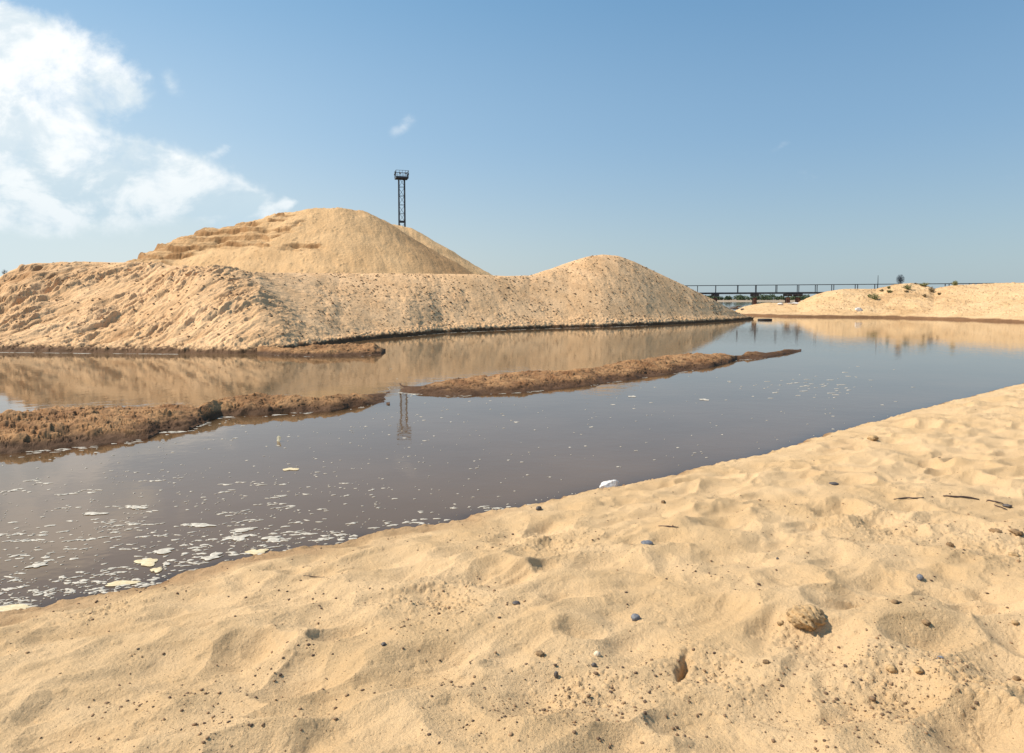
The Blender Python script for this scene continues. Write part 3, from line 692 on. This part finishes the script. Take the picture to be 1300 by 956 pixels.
# ------------------------------------------------------------------ plants on the banks
def leaf_mat(name, a, b_):
    m, n, b = mat_new(name); p = n.new('ShaderNodeNewGeometry').outputs['Position']
    n.link(n.mix(n.ramp(n.noise(p, 3., 3), .3, .7), a+(1,), b_+(1,)), b.inputs['Base Color']); b.inputs['Roughness'].default_value = .65
    return m
M_leaf = leaf_mat('olive_leaf', (.17, .18, .06), (.27, .26, .11)); M_dry = leaf_mat('dry_stem', (.17, .12, .05), (.26, .19, .10)); M_dusk = leaf_mat('blue_grey_leaf', (.045, .065, .085), (.075, .10, .125))
def grid_z(G, u, v_row=None, tq=None):
    X, Y, Z, tt, uu = G; uu = np.broadcast_to(uu, tt.shape)
    c = int(np.argmin(np.abs(uu[0]-u)))
    if tq is not None: r = int(np.argmin(np.abs(tt[:, c]-tq)))
    else:
        pv = 380-(Z[:, c]-HC)/Y[:, c]*F; ok = (tt[:, c] > .02) & (tt[:, c] < 1.0); r = int(np.argmin(np.where(ok, np.abs(pv-v_row), 1e9)))
    return X[r, c], Y[r, c], Z[r, c]
def tuft(name, loc, w, h, nst, mat, label, cat, group=None, ball=False, stemmat=None, leafsize=.1, spread=1.):
    t = empty(name, (loc[0], loc[1], loc[2]-.03)); tag(t, label, cat, group)
    st = MB(); lf = MB()
    for i in range(nst):
        a = random.uniform(0, 6.28); lean = random.uniform(.05, 1)*w/2*spread; hh = h*random.uniform(.55, 1)*(1-.35*(lean/(w/2)))
        pts = [Vector((math.cos(a)*lean*f**1.3, math.sin(a)*lean*f**1.3, hh*f)) for f in (0, .35, .7, 1)]
        st.tube(pts, [.012*h, .010*h, .008*h, .004*h], 4)
        for _ in range(16):
            f = random.uniform(.15, 1); c = pts[0].lerp(pts[3], f)+Vector((random.gauss(0, .06*w), random.gauss(0, .06*w), random.gauss(0, .04*h)))
            d1 = Vector((random.gauss(0, 1), random.gauss(0, 1), random.gauss(.5, .8))).normalized()*leafsize*random.uniform(.6, 1.3)
            d2 = d1.cross(Vector((random.gauss(0, 1), random.gauss(0, 1), random.gauss(0, 1)))).normalized()*leafsize*.33
            lf.add([c-d1, c+d2, c+d1, c-d2], [(0, 1, 2, 3)])
    st.build('stem', stemmat or M_dry, t); lf.build('foliage', mat, t)
    return t
for u, v, w, h, lab, m in [(1109,381,1.35,.95,'rounded olive bush low on the slope, leftmost green plant on the far bank', M_leaf), (1103,377.5,.5,.5,'tiny green sprig just left of the rounded olive bush on the far bank', M_leaf),
                           (1119,370,.7,.35,'small dry tuft under the bank rim, left of the dark round bush', M_dry), (1128,371.5,.9,.45,'low olive tuft just below the rim, right of the small dry tuft', M_leaf), (1127,366.5,.5,.4,'small green sprig on the rim above the low olive tuft', M_leaf),
                           (1151,367.5,1.25,.75,'bright green bush at the top middle of the bank hump', M_leaf), (1149,371,.5,.35,'little brown weed directly under the bright green bush on the hump', M_dry),
                           (1171,363,1.3,.55,'wide green bush on the crest right of the hump', M_leaf), (1182,371,1.1,.75,'brownish olive bush on the right shoulder of the hump, under the wide crest bush', M_dry), (1191,374,.5,.35,'small dry weed at the right foot of the brownish olive bush', M_dry),
                           (1211,362.5,1.15,.75,'lone dark green bush on the crest right of the dip, rightmost plant', M_leaf), (1173,377,.5,.4,'small dry weed below the hump beneath the wide crest bush', M_dry), (1161,361.5,.35,.3,'tiny dry sprig on the hump crest between two green bushes', M_dry)]:
    loc = grid_z(FB, u, v+0.); tuft('bush', loc, w, h, int(14+14*w), m, lab, 'bush', 'bushes on the far sand bank', leafsize=.085)
# round dusky bush on a short stem
def round_bush():
    x, y, z = grid_z(FB, 1141, tq=.99); t = empty('round_bush', (x, y, z-.1)); tag(t, 'round blue-grey bush standing dark against the sky on the far bank crest', 'bush')
    lf = MB(); st = MB(); R = .62; c0 = Vector((.0, 0, .72))
    for i in range(26):
        a = random.uniform(0, 6.28); el = random.uniform(-.3, 1.4); tip = c0+Vector((math.cos(a)*math.cos(el), math.sin(a)*math.cos(el), math.sin(el)*1.1))*R*random.uniform(.6, 1)
        st.tube([(0, 0, 0), (tip.x*.15, tip.y*.15, .45), tuple(tip)], [.02, .012, .004], 4)
    for i in range(1500):
        d = Vector((random.gauss(0, 1), random.gauss(0, 1), random.gauss(0, 1))).normalized()*R*random.random()**.6
        c = c0+Vector((d.x*.82, d.y*.82, d.z*1.1)); e = Vector((random.gauss(0, 1), random.gauss(0, 1), random.gauss(0, 1))).normalized()*.06
        f = e.orthogonal().normalized()*.02; lf.add([c-e, c+f, c+e, c-f], [(0, 1, 2, 3)])
    st.build('stem', M_dusk, t); lf.build('foliage', M_dusk, t)
round_bush()
loc = grid_z(EB, 8, tq=.99); tuft('dry_weed', loc, .35, .42, 5, M_dusk, 'small dark weed sticking up from the left end of the embankment crest', 'weed', stemmat=M_dusk, leafsize=.04)

# ------------------------------------------------------------------ rough lumps: stones, clods, bags
def lump(name, loc, size, mat, label, cat, group=None, seed=0, rough=.16, sub=ICO3, rz=0., sink=.25, freq=2.2, smooth=True, tilt=0.):
    v, f = sub; rs = np.random.default_rng(seed+900)
    off = rs.uniform(0, 50, 3); w = v.copy()
    nn = fbm(v[:, 0]*freq+off[0]+v[:, 2]*1.7, v[:, 1]*freq+off[1]-v[:, 2]*1.3, 4, seed, .55)
    w = w*(1+rough*2*nn[:, None])
    w = w*np.array(size)/2; R = np.array(Euler((tilt, tilt*.4, rz)).to_matrix()); w = w @ R.T
    w[:, 2] += size[2]*(.5-sink)
    o = mesh_obj(name, w.tolist(), [tuple(map(int, q)) for q in f], mat, None, smooth); o.location = loc
    tag(o, label, cat, group); return o
def on_beach(u, v):
    """point of the beach seen through photo pixel (u, v)"""
    dx, dy, dz = ray(u, v); s = np.linspace(1.5, 40, 6000); x, y, z = dx*s, dy*s, HC+dz*s
    bz, _ = beach_z(x, y, False); i = int(np.argmax(z < bz)); return Vector((x[i], y[i], float(beach_z(np.array([x[i]]), np.array([y[i]]))[0][0])))
def px(u, v, n):   # size in metres of n photo pixels there
    return n*on_beach(u, v).y/F*1.02
M_clod = simple('crumbly_clod', (.46, .30, .145), .95, .2, 30., bump=.008, bscale=60.)
M_clodd = simple('brown_clod', (.25, .155, .075), .95, .2, 30., bump=.004, bscale=90.)
M_grey = simple('blue_grey_stone', (.15, .155, .17), .6, .15, 60.)
M_dstone = simple('dark_stone', (.09, .075, .065), .6, .15, 60.)
M_white = simple('white_chalky', (.58, .47, .33), .7, .1, 20.)
def big_clod():
    u, v = 1024, 787; p = on_beach(u, v); s = px(u, v, 1)
    o = lump('sand_clod', p, (46*s, 40*s, 26*s), M_clod, 'largest crumbling lump of layered sand, right of centre near the bottom', 'clod', None, 5, .2, ICO5, .4, .42, 1.6)
    me = o.data; n = len(me.vertices); co = np.empty(n*3); me.vertices.foreach_get('co', co); co = co.reshape(-1, 3)
    k = co/np.linalg.norm(co, axis=1)[:, None]
    q = (co[:, 0]*.9+co[:, 2]*.6)/(6*s); crack = np.abs((q*.8+.6*fbm(co[:, 0]*9, co[:, 1]*9+co[:, 2]*7, 3, 3)) % 1-.5)*2
    co -= k*(sstep(crack, .22, 0.)*3.2*s)[:, None]
    co += k*(1.1*s*fbm(co[:, 0]*34, co[:, 1]*34+co[:, 2]*30, 4, 9))[:, None]
    me.vertices.foreach_set('co', co.ravel()); me.update()
big_clod()
STONES = [(807,787,12,13,'grey rounded pebble on smooth sand left of the crumbling hole',M_grey,'pebble'), (821,690,15,6,'flat dark grey stone in the middle of the beach, lying by a thin twig',M_grey,'stone'), (1168,735,9,10,'small blue-grey pebble right of centre on the bare slope',M_grey,'pebble'),
      (1194,838,9,10,'blue-grey pebble near the lower right of the beach, below the other blue-grey one',M_grey,'pebble'), (686,832,12,8,'dark brown rounded clod at the lower centre of the beach',M_clodd,'clod'), (754,846,7,9,'dark stone at the bottom edge left of the crumbling hole',M_dstone,'stone'),
      (706,860,6,14,'dark upright stone chip at the bottom edge, left of the dark stone',M_dstone,'stone'), (758,832,9,10,'pale rounded pebble just above the dark stone at the bottom',M_white,'pebble'), (684,647,8,8,'dark little stone on the sand rim close to the waterline',M_dstone,'stone'),
      (842,638,6,5,'small brown clod below the white crumpled bag',M_clodd,'clod'), (487,820,7,6,'dark brown pebble alone on smooth sand at lower left of centre',M_dstone,'pebble'), (655,767,10,4,'flat dark stone chip left of the smooth hollow in mid beach',M_dstone,'stone'),
      (991,793,10,9,'small broken clod just left of the largest lump',M_clod,'clod'), (1290,792+18,0,0,'',None,''), (1264,677,14,8,'brown clod in the rubble at the right edge, left one of the pair',M_clodd,'clod'), (1290,678,16,8,'brown clod in the rubble at the right edge, right one of the pair',M_clodd,'clod'),
      (1287,706,12,9,'sandy round clod at the right edge just under the rubble pair',M_clod,'clod'), (1206,693,9,9,'dark clod left of the rubble at the right edge',M_clodd,'clod'), (1132,853,12,12,'sandy round ball of earth at the bottom, left of its twin',M_clod,'clod'), (1166,854,13,9,'sandy flattened ball of earth at the bottom, right of its twin',M_clod,'clod'),
      (1108,557,14,9,'low sand-coloured clod on the beach rim near the upper right waterline',M_clod,'clod'), (1289,792,9,8,'small clod at the far right of the slope',M_clod,'clod'), (1291,863,9,9,'clod at the lower right corner of the beach',M_clodd,'clod'), (973,842,9,8,'brown clod right of the crumbling hole near the bottom edge',M_clodd,'clod'),
      (1290,795,0,0,'',None,''), (974,842,0,0,'',None,''), (990,790,0,0,'',None,''), (1136,765,9,6,'brown flat clod on bare sand between the largest lump and the blue-grey pebble',M_clodd,'clod'), (1176,792,11,8,'elongated brown clod on the slope below the upper blue-grey pebble',M_clodd,'clod'),
      (973,582,0,0,'',None,''), (1058,615,12,5,'reddish brown chip on the upper right of the beach below the rim',M_dstone,'stone'), (992,793,0,0,'',None,''), (1279,632+12,10,6,'dark clod beside the end of the long twig',M_dstone,'clod'), (987,710,4,4,'tiny dark pebble above the largest lump',M_dstone,'pebble')]
for i, (u, v, w, h, lab, m, cat) in enumerate(STONES):
    if not w: continue
    p = on_beach(u, v); s = px(u, v, 1)
    lump('pebble' if cat == 'pebble' else ('stone' if cat == 'stone' else 'sand_clod'), p, (w*s, w*s*.85, max(h*s*.8, w*s*.35)), m, lab, cat, 'stones and clods on the beach', 20+i, .17 if cat != 'clod' else .3, ICO3, random.uniform(0, 3), .34 if cat != 'clod' else .38)
# crumbs and grit: uncountable
def grit():
    n = 60000; v = 380+RNG.uniform(90, 640, n); u = RNG.uniform(-40, 1340, n)
    y = HC*F/(v-380)*.82; x = (u-650)/F*y
    z, s = beach_z(x, y); dn = fbm(x*1.3, y*1.3, 3, 610); k = np.zeros(n)
    for (a, b, rr) in RUB: k = np.maximum(k, np.exp(-((x-a)**2+(y-b)**2)/(1.5*rr*rr)))
    keep = (s > .06) & (RNG.uniform(-.2, 1.15, n) < dn+.3*k) & (RNG.uniform(0, 1, n) < np.clip((v-380)/260, .12, .75))
    x, y, z, k = x[keep], y[keep], z[keep], k[keep]
    r = .0013+.0062*RNG.power(.2, len(x))**1.9+.002*k*RNG.uniform(0, 1, len(x)); r = r*(1+y/14)
    m, nn, b = mat_new('grit'); t = nn.new('ShaderNodeAttribute', attribute_name='tone').outputs['Fac']
    nn.link(nn.mix(t, (.075, .045, .028, 1), (.33, .20, .10, 1)), b.inputs['Base Color']); b.inputs['Roughness'].default_value = .9
    tag(lumps_obj('sand_grit', np.stack([x, y, z+r*.25], -1), r, m, .75), 'fine grit and crumbs strewn over the beach', 'grit', kind='stuff')
grit()
# sticks
M_stick = simple('dry_dark_twig', (.085, .05, .04), .85, .3, 50.)
def twig(pts, rad, label, group='twigs on the beach'):
    P = []
    for u, v in pts:
        p = on_beach(u, v); P.append(p+Vector((0, 0, rad*.8)))
    o = P[0].copy(); mb = MB(); Q = []
    for a, b in zip(P[:-1], P[1:]):
        for f in (0, .33, .66): Q.append(a.lerp(b, f)+Vector((0, random.uniform(-1, 1)*rad, random.uniform(0, .8)*rad)))
    Q.append(P[-1]); n = len(Q)
    mb.tube([q-o for q in Q], [rad*(.35+.65*math.sin(math.pi*(.12+.8*i/(n-1)))) for i in range(n)], 7)
    ob = mb.build('twig', M_stick, None, True); ob.location = o; tag(ob, label, 'twig', group)
twig([(1197,631),(1212,631.5),(1228,632.5),(1243,635)], .007, 'longest dark twig lying on the upper right of the beach')
twig([(1252,636),(1264,638),(1276,642)], .006, 'dark twig continuing right of the longest twig')
twig([(1262,642),(1271,645),(1279,648)], .0045, 'thin short twig just under the one right of the longest twig')
twig([(1135,635),(1150,633.5),(1163,634),(1173,632.5)], .0055, 'thin dark twig left of the longest twig on the upper right beach')
twig([(836,669),(848,669.5),(861,670.5)], .004, 'thin twig in the middle of the beach above the flat grey stone')
twig([(385,732),(400,733),(418,735)], .0022, 'hair-thin pale twig on the beach near the foam-covered water')

# ------------------------------------------------------------------ white crumpled bag at the waterline
def bag(name, loc, size, label, cat, seed, rz=0.):
    v, f = ICO5; w = v.copy(); rs = np.random.default_rng(seed)
    d = rs.normal(size=(26, 3)); d /= np.linalg.norm(d, axis=1)[:, None]; off = rs.uniform(.62, .98, 26)
    h = np.min(np.where((w @ d.T) > .15, off[None]/np.maximum(w @ d.T, .15), 2), 1); h = np.clip(h, .6, 1.12)
    w = w*h[:, None]*(1+.10*fbm(v[:, 0]*3+v[:, 2]*2, v[:, 1]*3-v[:, 2], 4, seed)[:, None])
    w = w*np.array(size)/2; w[:, 2] += size[2]*.32
    w[:, 0] += -.18*size[0]*sstep(-v[:, 0], .3, 1.)*(1-.4*v[:, 2])
    m, n, b = mat_new('crumpled_white_plastic'); p = n.new('ShaderNodeNewGeometry').outputs['Position']
    n.link(n.mix(n.ramp(n.noise(p, 14, 4), .4, .7), (.78, .76, .72, 1), (.62, .56, .50, 1)), b.inputs['Base Color']); b.inputs['Roughness'].default_value = .4
    b.inputs['Subsurface Weight'].default_value = .0
    bp = n.new('ShaderNodeBump'); bp.inputs['Distance'].default_value = .01; n.link(n.noise(p, 28, 5, .6, 1.), bp.inputs['Height']); n.link(bp.outputs[0], b.inputs['Normal'])
    o = mesh_obj(name, w.tolist(), [tuple(map(int, q)) for q in f], m, None, True); o.location = loc; o.rotation_euler = (0, 0, rz); tag(o, label, cat); return o
p = on_beach(776, 621); x, y = on_plane(776, 619, .07)
bag('plastic_bag', (x, y, .045), (.21, .17, .15), 'crumpled white plastic bag at the waterline in the middle of the beach rim', 'plastic bag', 3, .3)
x, y = on_plane(741, 626, .08); bag('plastic_bag', (x, y, .01), (.065, .05, .05), 'tiny white crumpled plastic scrap on the waterline left of the larger white bag', 'plastic scrap', 8, .8)
# litter far away
x, y, z = grid_z(FB, 1091, 395); bag('white_sack', (x, y, z), (.8, .6, .5), 'lone white bundle low on the far bank slope by the water', 'sack', 12)
for u, v, w, lab, sd_ in [(990,387,.75,'white litter bundle at the foot of the bridge pier, left one of the pair', 14), (1009,386.3,1.5,'wide pale blue-white sheet bundle on the low sand, right one of the pair', 17), (1000,387.5,.5,'', 0)]:
    if not lab: continue
    x, y, z = grid_z(FB, u, v); bag('litter_bundle', (x, y-.2, z), (w, w*.6, .38), lab, 'litter', sd_)
# driftwood heap
def driftwood():
    M = simple('weathered_plank', (.27, .18, .12), .9, .35, 4.)
    x, y, z = grid_z(FB, 936, 391); z = max(z, .3); t = empty('driftwood_heap', (x-.3, y, z-.15)); tag(t, 'heap of brown broken planks and driftwood at the tip of the low sand spit', 'driftwood')
    for i in range(9):
        a = random.uniform(-.35, .35); l = random.uniform(.8, 1.7); b = MB(); c = Vector((random.uniform(-.7, .6), random.uniform(-.5, .5), .12+i*.055))
        d = Vector((math.cos(a), math.sin(a)*.8, random.uniform(-.12, .16)))*l/2; b.bar(c-d, c+d, .16, .06); b.build('plank', M, t)
    st = MB(); st.tube([(-1.2, 0, .0), (-.4, .1, .35), (.5, 0, .6), (1.0, .1, .72)], [.07, .08, .06, .02], 7); st.build('branch', simple('dead_wood', (.16, .11, .08), .9), t)
    x, y, z = grid_z(FB, 942, 393.5); lump('stone', (x, y, max(z, .1)), (.5, .4, .3), M_dstone, 'dark stone lying on the sand spit right of the driftwood heap', 'stone', None, 77, .2)
    s0 = on_plane(963, 387.5, 1.3)
driftwood()
# scrap standing in the pond
def scrap():
    x, y = on_plane(353, 560.5); t = MB()
    t.add([(-.05, 0, -.02), (-.015, .01, -.02), (.0, .015, .115), (-.028, .0, .13), (-.055, -.01, .09)], [(0, 1, 2, 3, 4)])
    t.add([(.005, 0, -.02), (.022, .01, -.02), (.05, .015, .11), (.03, .0, .12)], [(0, 1, 2, 3)])
    o = t.build('reed_scrap', simple('straw_leaf', (.72, .64, .44), .7, .15, 30.)); o.location = (x, y, 0); o.scale = (.85, 1, .62); o.rotation_euler = (-.2, 0, -.9)
    md = o.modifiers.new('thick', 'SOLIDIFY'); md.thickness = .004; tag(o, 'pale split reed scrap standing up from the open pond', 'reed')
scrap()

# ------------------------------------------------------------------ foam
def foam_mat(name, a, b_):
    m, n, b = mat_new(name); p = n.new('ShaderNodeNewGeometry').outputs['Position']
    n.link(n.mix(n.ramp(n.noise(p, 25, 4), .35, .65), a+(1,), b_+(1,)), b.inputs['Base Color']); b.inputs['Roughness'].default_value = .6
    bp = n.new('ShaderNodeBump'); bp.inputs['Distance'].default_value = .003; n.link(n.noise(p, 160, 3), bp.inputs['Height']); n.link(bp.outputs[0], b.inputs['Normal']); return m
M_foam = foam_mat('white_foam', (.42, .37, .29), (.60, .54, .44)); M_yfoam = foam_mat('yellow_foam', (.60, .47, .26), (.70, .58, .36))
def blob_mesh(mb, cx, cy, rx, ry, rot, h, seed, n=14, wob=.35):
    rs = np.random.default_rng(seed); ph = rs.uniform(0, 6.28, 4); am = rs.uniform(.4, 1, 4)*wob
    c, s = math.cos(rot), math.sin(rot); ring = []
    for lvl, (k, z) in enumerate(((1., .0015), (.86, h*.75), (.5, h))):
        for i in range(n):
            a = 2*math.pi*i/n; r = k*(1+am[0]*.5*math.sin(2*a+ph[0])+am[1]*.4*math.sin(3*a+ph[1])+am[2]*.3*math.sin(5*a+ph[2])+am[3]*.2*math.sin(7*a+ph[3]))
            x, y = rx*r*math.cos(a), ry*r*math.sin(a); ring.append((cx+x*c-y*s, cy+x*s+y*c, z))
    ring.append((cx, cy, h)); f = []
    for l in range(2):
        for i in range(n): f.append((l*n+i, l*n+(i+1) % n, (l+1)*n+(i+1) % n, (l+1)*n+i))
    for i in range(n): f.append((2*n+i, 2*n+(i+1) % n, 3*n))
    mb.add(ring, f)
def inside_water(x, y):
    s = shore_dist(np.array([x]), np.array([y]))[0]
    if s > -.03: return False
    a = x/y
    for key, fp in BARFOOT.items():
        if fp[0][0] < a < fp[-1][0] and y > np.interp(a, [p[0] for p in fp], [p[1] for p in fp])-.1: return False
    return True
def foam():
    # density drops away from the near-left corner
    mb = MB(); cnt = 0; sd_ = 0
    r = np.random.default_rng(5)
    clusters = [(r.uniform(-20, 520), r.uniform(590, 760)) for _ in range(60)]+[(r.uniform(-450, -20), r.uniform(600, 790)) for _ in range(40)]
    def put(u, v, sz, asp=2.0):
        nonlocal sd_
        x, y = on_plane(u, v)
        if not inside_water(x, y): return
        sd_ += 1; sz *= .82; blob_mesh(mb, x, y, sz*asp**.5, sz/asp**.5, r.normal(.25, .3), min(.004+sz*.06, .009), sd_, 8 if sz < .02 else 18, r.uniform(.4, .95))
    for _ in range(3300):      # tiny flecks
        v = 465+r.power(1.1)*330; u = r.uniform(-350, 1150)
        if r.uniform() > np.interp(u, [0, 500, 750, 1150], [.8, .8, .45, .22]): continue
        d = HC*F/(v-380); put(u, v, d*abs(r.normal(0, 1))*.0010+d*.0005, 1.6)
    for cu, cv in clusters:
        k = int(3+r.uniform(0, 9)*((cv-560)/200))
        for _ in range(k):
            u, v = cu+r.normal(0, 28), cv+r.normal(0, 5); d = HC*F/(v-380)
            put(u, v, d*(.0012+.0042*r.power(.5))*np.interp(v, [560, 640, 700], [.5, .8, 1.2]), r.uniform(1.6, 3.4))
    for _ in range(60):       # long wind streaks
        u, v = r.uniform(-20, 430), r.uniform(610, 765); d = HC*F/(v-380)
        x0 = 0
        for k in range(int(r.uniform(3, 8))):
            put(u+k*r.uniform(5, 9), v-k*r.uniform(.1, 1.0)+r.normal(0, .5), d*.0034*r.uniform(.5, 1.4), r.uniform(2, 4))
    # dense rafts near the left shore
    for (cu, cv, su, sv, k) in [(90,752,60,6,110),(20,768,30,5,60),(160,737,30,4,40),(330,692,55,8,70),(290,678,40,6,40),(400,683,45,4,50),(250,700,40,6,30),(520,664,30,3,26),(620,645,30,2.5,22),(60,690,60,14,40),(60,735,60,8,50)]:
        for _ in range(k):
            u, v = r.normal(cu, su), r.normal(cv, sv); d = HC*F/(v-380); put(u, v, d*(.001+.0052*r.power(.45)), r.uniform(1.4, 3.2))
    # scum line along the bars and the embankment foot
    for key, off in (('bar_left', .12), ('bar_right', .12), ('bar_spur', .15)):
        fp = BARFOOT[key]
        for _ in range(210 if key != 'bar_spur' else 30):
            if r.uniform() < .0: continue
            a = r.uniform(max(fp[0][0], -.8), fp[-1][0]); y = np.interp(a, [p[0] for p in fp], [p[1] for p in fp])+off*.2-abs(r.normal(0, .10))
            if perlin(np.array([a*22.]), np.array([.3]), 9)[0] < -.1: continue
            sd_ += 1; blob_mesh(mb, a*y, y, .03+.06*r.power(.5), .006+.010*r.uniform(), r.normal(.1, .2), .004, sd_, 8, .5)
    for _ in range(300):
        a = r.uniform(-.75, .2); y = np.interp(a, [p[0] for p in FOOTP], [p[1] for p in FOOTP])-.12-abs(r.normal(0, .1))
        if -.40 < a < -.16 or perlin(np.array([a*18.]), np.array([.7]), 4)[0] < -.05: continue
        sd_ += 1; blob_mesh(mb, a*y, y, .08+.10*r.power(.5), .02, r.normal(.0, .1), .004, sd_, 8, .5)
    # pale swirls further out on the right
    for _ in range(60):
        u, v = r.normal(1030, 45), r.normal(492, 9); put(u, v, .02+.05*r.power(.5), 3)
    o = mb.build('foam_flecks', M_foam, None, True); tag(o, 'white foam flecks and scum floating on the brown pond', 'foam', kind='stuff')
    big = [(187,714,15,6,.12,'large yellowish foam raft at the lower left, under the long white one',M_yfoam), (208,700,14,4,.15,'long white foam raft just above the large yellowish one',M_foam), (199,724,9,3.6,.1,'small yellow foam pat just right of and below the large yellowish raft',M_yfoam), (211,716.5,5.5,2.6,.1,'little white foam pat right of the large yellowish raft',M_foam),
           (155,741,26,3.4,.22,'long yellowish foam streak closest to the shore at the lower left',M_yfoam), (326,701,13,4.5,.0,'thick yellow foam pat next to the beach rim, in the middle foam cluster',M_yfoam), (320,712.5,10,2.2,.0,'cream foam pat stranded against the beach rim below the thick yellow pat',M_yfoam), (302,683,13,4,.05,'lacy white foam raft above the thick yellow pat',M_foam),
           (309,673,18,2.6,.12,'white foam streak above the lacy raft',M_foam), (255,667,18,2.6,-.02,'flat white foam raft alone in the open water left of the main cluster',M_foam), (369,596,9.5,2.2,-.1,'yellow foam pat in open water beneath the pale reed scrap',M_yfoam), (270,707,12,5,.1,'wispy white foam patch between the big left raft and the thick yellow pat',M_foam),
           (345,684,14,3.4,.0,'white foam raft right of the lacy one',M_foam), (12,773,32,5.5,.15,'big cream foam mat against the shore in the left corner',M_yfoam), (894,507.5,6.5,1.2,.0,'bright foam pat in the open water right of centre below the mud bar',M_foam), (803,503.5,5,1.1,.0,'small bright foam pat below the middle of the right mud bar',M_foam),
           (176,645,14,1.6,.0,'thin white foam streak alone at left in the calm water',M_foam), (120,652.5,15,2.2,.15,'branching white foam streak left of the thin lone one',M_foam), (48,718,14,3.2,.45,'slanting foam streak at the far left above the corner mat',M_foam)]
    for i, (u, v, hu, hv, rot, lab, m) in enumerate(big):
        x, y = on_plane(u, v); s = y/F; mb = MB(); dv = hv*y*y/(HC*F)
        blob_mesh(mb, 0, 0, hu*s*.85, dv*.85, rot, .006, 7000+i, 48, .62 if hu < 20 else .4)
        o = mb.build('foam_patch', m, None, True); o.location = (x, y, .003); tag(o, lab, 'foam patch', 'big foam patches on the pond')
foam()
